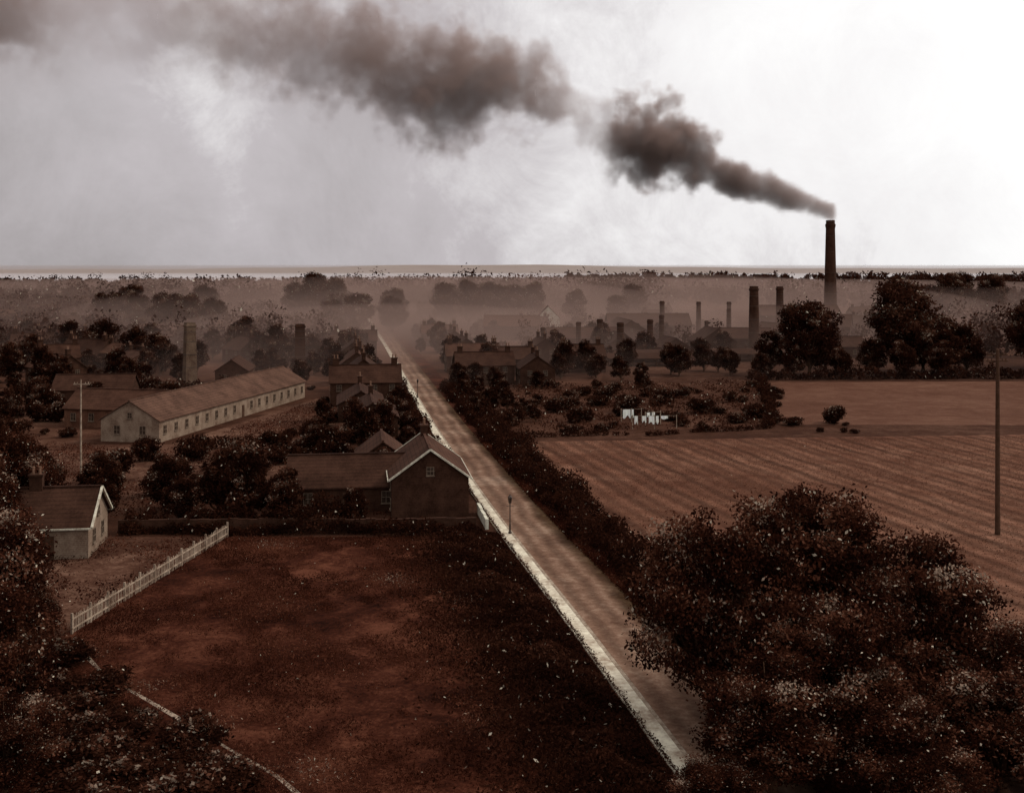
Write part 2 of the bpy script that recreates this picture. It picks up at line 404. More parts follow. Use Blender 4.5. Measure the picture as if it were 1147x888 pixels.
def stack(name, x, y, h, r0, r1, mat, square=False, rot=0.0, plinth=True):
    E = empty(name, (x, y, 0), rot); g = Geo(); n = 4 if square else 24; ph = math.pi/4 if square else 0
    k = 1.41 if square else 1
    pr = [(r0*1.35*k, -.2), (r0*1.35*k, h*.07), (r0*1.02*k, h*.075)] if plinth else [(r0*k, -.2)]
    for i in range(1, 9): t = .08+.84*i/8; pr.append(((r0+(r1-r0)*t)*k, h*t))
    pr += [(r1*1.12*k, h*.935), (r1*1.18*k, h*.945), (r1*1.18*k, h*.962), (r1*1.03*k, h*.967), (r1*1.0*k, h), (r1*.72*k, h), (r1*.7*k, h-1.5)]
    g.lathe(pr, n, cap=True, ph=ph); g.obj('shaft', mat, E)
    b = Geo()
    for t in (.3, .5, .7, .85):
        rr = (r0+(r1-r0)*t)*1.015*k; b.lathe([(rr, h*t), (rr+.04, h*t+.02), (rr+.04, h*t+.1), (rr, h*t+.12)], n, cap=False, ph=ph)
    b.obj('iron_bands', M_iron, E); return E

stack('factory_chimney', 145, 500, 47.8, 3.1, 1.95, M_brickd)
for x, y, h, a, b in ((73.6, 334, 20.2, 1.75, 1.3), (100, 410, 19, 1.6, 1.25), (30.8, 312, 10.2, 1.2, .95), (26, 325, 10.6, 1.0, .85),
                      (40.0, 318, 10.8, 1.05, .85), (54, 395, 14, 1.0, .85), (68, 400, 13.6, 1.0, .8), (83, 420, 13, 1.0, .8),
                      (76, 385, 11.6, .9, .7), (62, 350, 9, .8, .6), (20, 330, 9.5, .9, .75), (47, 345, 11, .9, .75), (9, 318, 8.5, .8, .7)):
    stack('kiln_chimney', x, y, h, a, b, M_brickd)
stack('kiln_chimney', -69.4, 236.5, 13.8, 1.3, .95, M_brickm, True, .6, False)
stack('kiln_chimney', -53, 274.5, 11.6, 1.4, 1.15, M_brickd, True, .2, False)

house('long_brickworks_shed', -50.5, 188.5, -10.3, 9.2, 58, 3.2, 5.9, M_brickl, M_roofl, 1, 3.4, (), None, True, True)
house('shed_wing', -63, 178, 78, 8, 16, 3.0, 5.6, M_brick, M_roof, 1, 3.2, (), None, True, False)
house('brick_house', -9.1, 117.0, 8, 7.8, 12, 4.0, 6.8, M_brickd, M_roof, 2, 3.2, (.38,), M_trimw, True, True, .3, .9, (1,))
house('outbuilding', -17.6, 117.5, 98, 7.5, 12, 2.6, 5.2, M_brickd, M_roofd, 1, 3.2, (), None)
house('outbuilding', -15.5, 131, 8, 6, 9, 3.0, 5.2, M_brickd, M_roof, 1, 3.2, (), None)
house('cottage', -40.6, 98.6, 98, 7.4, 6.6, 2.8, 5.4, M_brickl, M_roofd, 1, 3.4, (.3,), M_trimw)
house('brick_house', -88, 168, 5, 10, 12, 5.2, 8.6, M_brickd, M_roofd, 2, 3.2, (-.4, .4))
house('outbuilding', -78, 206, 96, 7, 14, 3.0, 5.4, M_brickd, M_roofd, 1, 3.2, (), None)
house('outbuilding', -62, 246, 6, 7, 12, 3.0, 5.4, M_brickd, M_roofd, 1, 3.2, (), None)
rr = random.Random(3)
for y in (172, 190, 207, 224, 243, 262, 282, 303, 326):
    house('terraced_house', xl(y)-8.5-rr.uniform(0, 3), y+rr.uniform(-2, 2), 8.8+rr.choice((0, 0, 90)), 7.5, 11+rr.uniform(0, 4), 4.4 if y > 200 else 2.9, 7.2 if y > 200 else 5.0, M_brickd, rr.choice((M_roof, M_roofd)), 2 if y > 200 else 1, 3.2, (-.42, .42) if y > 200 else (.4,))
for y in (244, 272, 300, 335, 366):
    house('terraced_house', xl(y)+17+rr.uniform(-1, 3), y, 8.8+rr.choice((0, 90)), 7.5, 11+rr.uniform(0, 3), 4.2, 6.8, M_brickd, rr.choice((M_roof, M_roofd)), 2, 3.2, (-.42, .42))
for x, y, r_ in ((0, 264, 95), (5, 240, 5), (17, 272, 98), (8, 300, 10)):
    house('brick_house', x, y, r_, 7.5, 11, 4.0, 6.6, M_brickd, M_roofd, 2, 3.2, (-.4, .4))
for x, y, r_, w, l, e, rg, wm, rm in (
    (22, 345, 92, 14, 22, 4, 7, M_brickd, M_roofd), (38, 372, 5, 13, 26, 4.5, 8.5, M_brickd, M_roofd), (60, 330, 3, 11, 16, 4.0, 7.8, M_brickd, M_roofd),
    (72, 350, 80, 12, 20, 3.6, 6.6, M_brickd, M_roofd), (90, 372, 20, 12, 20, 4, 7, M_brickd, M_roofd), (50, 405, 92, 14, 30, 5, 9, M_brickd, M_roofd),
    (110, 400, 70, 14, 26, 5, 9, M_brickd, M_roofd), (14, 430, 0, 9, 12, 6.5, 11, M_white, M_roofd), (92, 318, 88, 9, 18, 3.2, 5.8, M_brickd, M_roofd),
    (122, 470, 90, 16, 34, 6, 10, M_brickd, M_roofd), (0, 400, 88, 11, 20, 5, 8.5, M_brickd, M_roof), (46, 320, 10, 8, 12, 3, 5.5, M_brickd, M_roofd),
    (32, 330, 10, 8, 12, 3.5, 6.4, M_brickd, M_roofd), (80, 325, 5, 8, 11, 3.2, 6.0, M_brickd, M_roofd)):
    house('factory_shed', x, y, r_, w, l, e, rg, wm, rm, 1, 5, (), None)
def drying(x, y, rot, w, l):
    E = empty('drying_shed', (x, y, 0), math.radians(rot)); g = Geo(); r = Geo(); a, b = w/2, l/2
    n = int(l/3)
    for i in range(n+1):
        for s in (-1, 1): g.box((s*(a-.2), -b+l*i/n, 1.1), (.25, .25, 2.3))
    for k in range(4): g.box((0, 0, .35+k*.5), (w-1.4, l-.8, .12))
    for s in (-1, 1):
        r.poly([(s*(a+.4), -b-.3, 2.0), (s*(a+.4), b+.3, 2.0), (0, b+.3, 3.3), (0, -b-.3, 3.3), (s*(a+.4), -b-.3, 2.15), (s*(a+.4), b+.3, 2.15), (0, b+.3, 3.45), (0, -b-.3, 3.45)],
               [(0, 1, 2, 3), (4, 7, 6, 5), (0, 4, 5, 1), (0, 3, 7, 4), (1, 5, 6, 2)])
    g.obj('posts_and_racks', M_woodd, E); r.obj('roof', M_roofd, E)
drying(26, 300, 92, 5, 38); drying(66, 304, 91, 5, 26); drying(36, 288, 92, 4.5, 22)
spots = []
for i in range(1200):
    if len(spots) > 62: break
    y = 235+525*rr.random()**1.4; x = rr.uniform(-.50*y, xl(min(y, 600))-22)
    if y < 262 and x > -.40*y: continue
    if any(abs(x-a)+abs(y-b) < 16 for a, b in spots): continue
    if -.32*y-4 < x < -.17*y and 225 < y < 285: continue
    spots.append((x, y))
    house('terraced_house', x, y, rr.uniform(0, 180), 7.5, rr.uniform(8, 18), rr.uniform(3, 4.6), rr.uniform(5.6, 7.4), rr.choice((M_brickd, M_brickd, M_brick)), rr.choice((M_roof, M_roofd, M_roofd)), 2, 3.6, (-.42, .42))
for x, y in ((-98, 392), (-92, 398), (-104, 400)):
    house('whitewashed_house', x, y, rr.choice((8, 98)), 7, 10, 4.2, 6.8, M_white, M_roofl, 2, 3.2, (.4,))
for i in range(22):
    y = rr.uniform(420, 800); x = rr.uniform(xl(min(y, 600))+25, .33*y)
    if 105 < x < 175 and 440 < y < 530: continue
    house('brick_house', x, y, rr.choice((8, 98)), 8, rr.uniform(10, 18), 4.4, 7.2, M_brickd, M_roofd, 2, 3.6, (-.42, .42))

# ------------------------------------------------------------------ fences, walls, lamp, poles, washing line
def picket(name, a, b, h=1.25):
    E = empty(name); L = math.dist(a, b); n = int(L/.2); p = Geo(); r = Geo(); q = Geo()
    ang = math.atan2(b[1]-a[1], b[0]-a[0])
    for i in range(n+1):
        if rr.random() < .08: continue
        t = i/n; x, y = a[0]+(b[0]-a[0])*t, a[1]+(b[1]-a[1])*t; dz = rr.uniform(-.12, .08)
        p.box((x+rr.uniform(-.02, .02), y, (h+dz)/2+.03), (.075, .025, h+dz), ang+rr.uniform(-.15, .15))
    m_ = int(L/2.4)
    for i in range(m_+1):
        t = i/m_; r.box((a[0]+(b[0]-a[0])*t, a[1]+(b[1]-a[1])*t, .7), (.14, .14, 1.5+rr.uniform(-.1, .15)), ang)
    for z in (.35, 1.0): q.bar((a[0]+.03, a[1]-.03, z), (b[0]+.03, b[1]-.03, z), .09)
    p.obj('pales', M_wood, E); r.obj('posts', M_wood, E); q.obj('rails', M_wood, E)
picket('picket_fence', (-30.3, 75.6), (-26.7, 103), 1.2)
def stonewall(name, pts, w, h, mat):
    g = Geo()
    for (x0, y0), (x1, y1) in zip(pts[:-1], pts[1:]):
        L = math.hypot(x1-x0, y1-y0); ang = math.atan2(y1-y0, x1-x0); n = max(1, int(L/.9))
        for i in range(n):
            t = (i+.5)/n; hh = h*rr.uniform(.93, 1.06)
            g.box((x0+(x1-x0)*t, y0+(y1-y0)*t+rr.uniform(-.03, .03), hh/2-.05), (L/n*.99, w*rr.uniform(.95, 1.05), hh+.1), ang)
    g.obj(name, mat)
stonewall('garden_wall', [(-37.5, 104.6), (-28, 104.8), (-14, 105), (-3.4, 105.2)], .35, 1.3, M_brickd)
stonewall('garden_wall', [(xl(108)-.5, 106), (xl(114)-.5, 113.5)], .3, 1.0, M_white)
def lamp(x, y):
    E = empty('street_lamp', (x, y, .1)); g = Geo()
    g.lathe([(.16, 0), (.16, .15), (.09, .25), (.08, .9), (.055, 1.0), (.045, 2.7), (.07, 2.75), (.03, 2.85)], 10)
    g.box((0, 0, 2.6), (.7, .04, .04)); g.lathe([(.22, 3.4), (.17, 3.5), (.05, 3.62), (.05, 3.7)], 6); g.lathe([(.12, 2.86), (.13, 2.9)], 6)
    for i in range(6):
        a = i*math.pi/3; g.bar((.12*math.cos(a), .12*math.sin(a), 2.88), (.2*math.cos(a), .2*math.sin(a), 3.42), .03)
    g.obj('post_and_lantern_frame', M_iron, E)
    q = Geo(); q.lathe([(.1, 2.9), (.17, 3.39)], 6); q.obj('lantern_glass', M_glass, E)
lamp(xl(104)+1.0, 104); lamp(xl(215)+1.0, 215)
def pole(x, y, h, mat, arms=2, r=.19):
    E = empty('added_telegraph_pole', (x, y, 0)); g = Geo(); a = Geo()
    g.lathe([(r, -.3), (r*.9, 2), (r*.8, h*.6), (r*.6, h), (.03, h+.15)], 10); g.obj('post', mat, E)
    for k in range(arms):
        z = h-.5-.6*k; a.box((0, .15, z), (2.0, .1, .12))
        for i in (-.85, -.5, .5, .85): a.lathe([(.03, z+.06), (.06, z+.12), (.05, z+.24), (.02, z+.26)], 6, (i, .15))
    a.obj('crossarms_and_insulators', mat, E)
pole(46, 104, 17.5, M_woodd, 2, .26); pole(-53, 135, 11.5, M_wood, 1, .13)  # both poles are added, standing in for a dark stain and a pale scratch
def washing(x, y, L, seed, rot):
    q = random.Random(seed); E = empty('washing_line', (x, y, 0), rot); g = Geo(); c = Geo()
    for i in range(3): g.box((L*i/2, 0, 1.1), (.1, .1, 2.3))
    g.bar((0, 0, 2.1), (L, 0, 2.1), .03); g.obj('posts_and_line', M_wood, E)
    t = .3
    while t < L-1:
        w, h = q.uniform(.4, 1.3), q.uniform(.5, 1.3); n = 8; V = []; F = []
        for i in range(n+1):
            for j in range(4):
                V.append((t+w*i/n, .09*math.sin(i*1.3+t)*(j/3), 2.08-h*(1+.2*math.sin(i*.9+t))*j/3-.04*math.sin(i)*j/3))
        for i in range(n):
            for j in range(3): b = i*4+j; F.append((b, b+1, b+5, b+4))
        c.poly(V, F); t += w+q.uniform(.05, .9)
    c.obj('hanging_linen', M_cloth, E)
washing(19, 173, 7, 1, .05); washing(18, 181, 3.5, 2, .2); washing(21.5, 177, 3, 4, .5)

# ------------------------------------------------------------------ trees
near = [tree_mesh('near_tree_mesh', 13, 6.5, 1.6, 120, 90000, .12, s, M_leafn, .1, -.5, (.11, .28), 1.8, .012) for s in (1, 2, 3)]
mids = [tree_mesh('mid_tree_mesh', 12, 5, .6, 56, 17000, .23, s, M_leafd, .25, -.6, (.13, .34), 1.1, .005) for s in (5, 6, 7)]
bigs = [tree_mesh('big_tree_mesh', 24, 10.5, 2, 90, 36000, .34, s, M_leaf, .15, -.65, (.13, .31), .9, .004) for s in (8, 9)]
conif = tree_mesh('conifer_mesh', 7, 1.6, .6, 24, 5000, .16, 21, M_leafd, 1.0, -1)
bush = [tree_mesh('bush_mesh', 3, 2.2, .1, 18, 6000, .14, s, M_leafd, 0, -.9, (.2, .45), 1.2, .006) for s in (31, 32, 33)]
def T(me, x, y, s, name='tree', z=1.0, rz=None):
    return addobj(name, me, (x, y, 0), rr.uniform(0, 6.28) if rz is None else rz, (s, s*rr.uniform(.9, 1.1), s*z))
for i, x, y, s, z in ((0, 11.2, 61, .84, 1.1), (1, 17.5, 65, .98, 1.0), (2, 22.5, 61, .88, .92), (0, 27, 57, .66, .8), (1, 17, 56, .8, .85), (2, 12.5, 52.5, .66, .8),
                      (0, 23.5, 52.5, .7, .72), (2, 9.2, 49, .42, .6), (0, 18, 50, .6, .7), (1, 28, 50.5, .6, .6)):
    T(near[i], x, y, s, 'broadleaf_tree', z)
for i, x, y, s, z in ((0, -28.5, 58, .72, .95), (1, -34, 68, .9, .95), (2, -24, 52, .5, .8), (1, -37.5, 78, .7, .95), (0, -42.7, 89, .6, .8), (2, -47, 101, .85, .95), (1, -46, 92, .8, 1), (2, -31, 66, .6, .8), (0, -33.5, 75, .42, .7)):
    T(near[i], x, y, s, 'broadleaf_tree', z)
for i, x, y, s in ((0, -26.5, 109, .7), (1, -22.5, 108, .5), (2, -30, 112, .6), (0, -15.5, 107.8, .33), (1, -14, 124, .45), (2, -36, 115, .5), (1, -44, 118, .5), (0, -52, 116, .5),
                   (2, -60, 124, .5), (0, -22, 136, .5), (1, -27, 150, .45), (2, -20.5, 149, .6), (0, -19, 160, .55), (1, -24, 168, .5), (2, -30, 176, .4), (0, -68, 130, .45), (1, -34, 132, .35), (2, -33, 109, .4),
                   (0, -56, 108, .55), (1, -50, 106, .5), (2, -41, 109, .4), (0, -62, 112, .6), (1, -71, 150, .5), (2, -79, 158, .55), (0, -73, 192, .5), (1, -82, 190, .6), (2, -90, 186, .6),
                   (1, -84, 262, .9), (2, -93, 270, 1.0), (0, -62, 290, .95), (1, -44, 292, .8), (2, -108, 290, 1.1), (0, -120, 300, 1.0), (1, -75, 305, 1.1), (2, -100, 236, .8), (0, -86, 240, .7), (1, -112, 245, .8), (2, -38, 262, .6),
                   (0, -60, 262, .55), (1, -46, 240, .5), (2, -40, 246, .6), (0, -78, 232, .5)):
    T(mids[i], x, y, s, 'broadleaf_tree')
T(conif, -20.8, 135, .75, 'conifer_tree'); T(conif, -23.5, 141, .65, 'conifer_tree')
for k in range(150):
    x = rr.uniform(-100, -18); y = rr.uniform(109, 230)
    if -66 < x < -36 and 150 < y < 225: continue
    if x > xl(y)-4: continue
    T(bush[k % 3], x, y, rr.uniform(.3, 1.1), 'bush', rr.uniform(.7, 1.3))
for k in range(40):
    t = rr.uniform(0, 1); d = rr.uniform(1.8, 9); x = -28+17*t-d*.72; y = 72-18*t-d*.7
    T(bush[k % 3], x, y, rr.uniform(.5, 1.0), 'bush', .6)
T(bigs[0], 95.5, 269, 1.0, 'large_elm_tree', 1.0); T(bigs[1], 71, 262, .82, 'large_elm_tree', 1.0)
T(bigs[1], 125, 262, .8, 'large_elm_tree', .98); T(bigs[0], 136, 280, .95, 'large_elm_tree', .9); T(bigs[1], 103, 275, .75, 'large_elm_tree', .85)
for x, y, s in ((63, 268, .7), (80, 280, .7), (86, 262, .6), (104, 262, .75), (111, 268, .8), (118, 300, .9), (58, 256, .4), (76, 254, .5), (91, 256, .6), (100, 256, .6), (66, 258, .5), (130, 256, .6), (52, 262, .45)):
    T(mids[int(x) % 3], x, y, s*1.3, 'broadleaf_tree')
for x, y, s in ((240, 600, 1.0), (252, 620, 1.05), (262, 600, 1.0), (228, 600, .75), (215, 560, .7)):
    T(bigs[int(x) % 2], x, y, s, 'large_elm_tree')
for x, y, s in ((-90, 505, 1.05), (-84, 512, .95), (-97, 500, .9), (-118, 400, .72), (-127, 405, .78), (-110, 405, .65), (-60, 430, .7), (-70, 425, .6), (-48, 440, .65), (-30, 500, .85), (-20, 510, .9), (-10, 520, .85), (0, 520, .8), (10, 530, .85), (-75, 470, .7), (-52, 480, .75), (-150, 440, .7), (-165, 450, .75), (-140, 500, .8), (30, 520, .7), (60, 540, .8), (-180, 520, .8), (48, 500, .6)):
    T(bigs[int(abs(x)) % 2], x, y, s, 'large_elm_tree')
for k in range(320):
    y = rr.uniform(228, 440); x = rr.uniform(-.5*y, .2*y)
    if x > xl(y)+9 and k % 2: continue
    if xl(y)-5 < x < xl(y)+9: continue
    if -.33*y < x < -.15*y and y < 262 and rr.random() < .85: continue
    T(mids[k % 3], x, y, rr.uniform(.3, .75), 'broadleaf_tree', rr.uniform(.8, 1.2))
for k in range(24):
    y = rr.uniform(175, 235); x = xl(y)+rr.uniform(9.5, 20)
    T(mids[k % 3], x, y, rr.uniform(.22, .42), 'broadleaf_tree', rr.uniform(.8, 1.2))
for k in range(20):
    y = rr.uniform(140, 250); x = xl(y)-rr.uniform(3, 6)
    T(mids[k % 3], x, y, rr.uniform(.22, .38), 'broadleaf_tree', rr.uniform(.8, 1.2))

hedge('hedge', [(xl(y)+8.0, y) for y in (62, 80, 103, 120, 145, 175, 205, 232)], 1.9, 1.5, 300, .13, 1)
hedge('hedge', [(xl(y)+10.2, y) for y in (70, 90, 118, 145, 175, 205, 232)], 2.8, 1.5, 260, .16, 12)
hedge('hedge', [(-37, 105.6), (-28, 106), (-15, 106.2)], 2.0, 2.0, 420, .14, 2)
hedge('hedge', [(-37, 104), (-28, 104.1), (-14, 104.2), (-4, 104.4)], 1.2, 1.0, 260, .12, 22)
hedge('hedge', [(54, 251), (140, 256), (240, 262)], 3, 2.0, 90, .3, 3)
hedge('hedge', [(56, 248), (48, 205), (41, 174)], 1.8, 1.1, 110, .2, 4, gap=.8)
hedge('hedge', [(xl(165)+10, 165), (22, 167), (41, 174)], 1.0, .5, 90, .15, 5, gap=.8)
hedge('hedge', [(-120, 127), (-70, 143), (-62, 146)], 2.4, 1.6, 160, .2, 6)
hedge('hedge', [(xl(y)-1.8, y) for y in (122, 145, 165, 200, 240)], 1.8, 1.5, 220, .15, 7)
hedge('hedge', [(-58, 228), (-90, 220), (-130, 215)], 3, 2.2, 120, .25, 8)
hedge('hedge', [(-46, 152), (-34, 156), (-28, 190)], 1.6, 1.2, 120, .18, 9, gap=.8)

def region(n, poly, r):
    xs = [p[0] for p in poly]; ys_ = [p[1] for p in poly]
    X = r.uniform(min(xs), max(xs), n); Y = r.uniform(min(ys_), max(ys_), n); ins = np.zeros(n, bool)
    j = len(poly)-1
    for i in range(len(poly)):
        xi, yi = poly[i]; xj, yj = poly[j]
        c_ = ((yi > Y) != (yj > Y)) & (X < (xj-xi)*(Y-yi)/(yj-yi+1e-9)+xi); ins ^= c_; j = i
    return X[ins], Y[ins]
r2 = np.random.default_rng(5)
LAWN = [(-27, 103), (-30, 75), (-34, 60), (-30, 46), (10, 46), (-1.6, 103)]
X, Y = region(300000, LAWN, r2)
k = np.sin(X*.5+Y*.13)+np.sin(Y*.35-X*.2)+.6*np.sin(X*1.7+Y)+.6*np.sin(X*.9-Y*1.3)+r2.normal(size=len(X))*.6 > -.3
X, Y = X[k], Y[k]
leafmass('grass', np.stack([X, Y, r2.uniform(.0, .18, len(X))], 1), .08, M_grass, 41, .42, .5, .3, .0014, .22)
n = 90000; Y = r2.uniform(50, 104, n); dd = np.abs(r2.normal(size=n))*3.6+.05
X = XLv(Y)-.15-dd
Z = r2.uniform(0, 1, n)*(.25+.8*np.clip(dd/3, 0, 1)*np.clip(1.6-dd/5, 0, 1))*(1+.5*np.sin(X*1.1+Y*.7)*np.sin(Y*1.3-X*.6))
leafmass('roadside_weeds', np.stack([X, Y, Z], 1), .12, M_leafd, 47, .33, .8, .45, .005)
n = 26000; Y = r2.uniform(50, 160, n); X = XLv(Y)+6.1+np.abs(r2.normal(size=n))*.9
leafmass('verge_grass', np.stack([X, Y, r2.uniform(0, .35, n)], 1), .1, M_grass, 48, .35, .8, .35, .003)
n = 7000; Y = r2.uniform(50, 150, n); X = XLv(Y)+.0+np.abs(r2.normal(size=n))*.17*(.6+.6*np.sin(Y*.9)**2)
leafmass('path_edge_grass', np.stack([X, Y, .12+r2.uniform(0, .12, n)], 1), .07, M_grass, 49, .3, .8, .35, .002)
X, Y = region(170000, [(xl(60)+10.5, 60), (xl(160)+10.5, 160), (40, 163), (110, 168), (80, 80)], r2)
leafmass('stubble_tufts', np.stack([X, Y, r2.uniform(0, .07, len(X))], 1), .08, M_stub, 42, .42, .3, .3, .0015)
X, Y = region(34000, [(xl(170)+12, 168), (xl(235)+12, 236), (54, 242), (40, 176)], r2)
k = np.sin((X+.17*Y)*1.1)+.7*np.sin(Y*.45)+r2.normal(size=len(X))*.6 > .1
X, Y = X[k], Y[k]
leafmass('garden_plants', np.stack([X, Y, r2.uniform(0, 1.0, len(X))*(1+.5*np.sin(X*.3))], 1), .18, M_leaf, 43, .45, .4, .6, .01)
X, Y = region(110000, [(-95, 108), (-95, 155), (-62, 157), (-48, 150), (-36, 215), (-26, 215), (-16, 150), (-12, 112)], r2)
k = np.sin(X*.3)+np.sin(Y*.25+X*.1)+r2.normal(size=len(X))*.6 > -.3
X, Y = X[k], Y[k]
leafmass('weeds', np.stack([X, Y, r2.uniform(0, .6, len(X))*(.4+.6*np.sin(X*.7)**2)], 1), .13, M_grass, 44, .4, .4, .4, .006)
X, Y = region(22000, [(-60, 76), (-60, 103), (-36, 103), (-28, 103), (-31, 76)], r2)
k = np.sin(X*.6)+np.sin(Y*.5+X*.1)+r2.normal(size=len(X))*.6 > -.2
leafmass('weeds', np.stack([X[k], Y[k], r2.uniform(0, .4, k.sum())], 1), .11, M_grass, 45, .35, .4, .4, .006)
for k in range(80):
    y = rr.uniform(168, 240); x = rr.uniform(xl(y)+13, 54)
    T(bush[k % 3], x, y, rr.uniform(.25, 1.0), 'bush', rr.uniform(.5, 1.1))

def woods(name, n, fx, hmin, hmax, nl, ls, seed, mat=None):
    r = np.random.default_rng(seed); Ps = []
    for _ in range(n):
        x, y = fx(r); H = r.uniform(hmin, hmax)*r.choice([.7, 1, 1, 1.35]); R = H*.46
        nb = 6; C = np.stack([x+r.normal(size=nb)*R*.55, y+r.normal(size=nb)*R*.5, H*.2+r.uniform(0, .58, nb)*H], 1)
        k = r.integers(0, nb, nl); Ps.append(C[k]+unit(nl, r)*(R*r.uniform(.2, .6, nl))[:, None])
    P = np.concatenate(Ps); P = P[P[:, 2] > 0]
    return leafmass(name, P, ls, mat or M_leaf, seed, .22, .12)
def f1(r): y = r.uniform(300, 800); return r.uniform(-.54*y, xl(min(y, 600))-15), y
woods('distant_trees', 800, f1, 4, 11, 170, .55, 51)
def f2(r): y = r.uniform(700, 1500); return r.uniform(-.55*y, .6*y), y
woods('distant_woodland', 1300, f2, 8, 18, 110, 1.1, 52)
def f3(r): y = r.uniform(300, 760); return r.uniform(.27*y+30, .6*y), y
woods('distant_trees', 240, f3, 6, 13, 170, .6, 53)
def f4(r): y = r.uniform(640, 800); return r.uniform(-.15*y, .12*y), y
woods('distant_woodland', 110, f4, 15, 22, 260, .9, 54)
def f5(r): y = r.uniform(330, 480); return r.uniform(xl(y)+22, .34*y), y
woods('distant_trees', 90, f5, 3, 8, 170, .45, 55)
def f6(r): y = r.uniform(1500, 2300); return r.uniform(-.6*y, .6*y), y
woods('distant_woodland', 1100, f6, 6, 14, 45, 2.2, 56)
def f7(r): y = r.uniform(2400, 3100); return r.uniform(.05*y, .6*y), y
woods('distant_woodland', 500, f7, 10, 20, 50, 3.2, 57)

# ------------------------------------------------------------------ smoke plume (real volume grid)
def gmath(ng, op, a, b=None, c=None, clamp=False):
    n = ng.nodes.new('ShaderNodeMath'); n.operation = op; n.use_clamp = clamp
    for i, v in enumerate((a, b, c)):
        if v is None: continue
        if isinstance(v, (int, float)): n.inputs[i].default_value = v
        else: ng.links.new(v, n.inputs[i])
    return n.outputs[0]
def gcurve(ng, t, pts):
    n = ng.nodes.new('ShaderNodeFloatCurve'); c = n.mapping.curves[0]
    c.points[0].location = pts[0]; c.points[1].location = pts[-1]
    for p in pts[1:-1]: c.points.new(*p)
    n.mapping.update(); ng.links.new(t, n.inputs['Value']); return n.outputs[0]
def gnoise(ng, v, s, d, ro=.6):
    n = ng.nodes.new('ShaderNodeTexNoise'); n.inputs['Scale'].default_value = s; n.inputs['Detail'].default_value = d
    n.inputs['Roughness'].default_value = ro
    ng.links.new(v, n.inputs['Vector']); return n
def volmat(name, col, dens, aniso=.0):
    m, nt, out = newmat(name); p = N(nt, 'ShaderNodeVolumePrincipled')
    p.inputs['Color'].default_value = (*col, 1); p.inputs['Density'].default_value = dens
    p.inputs['Anisotropy'].default_value = aniso
    nt.links.new(p.outputs[0], out.inputs['Volume']); return m
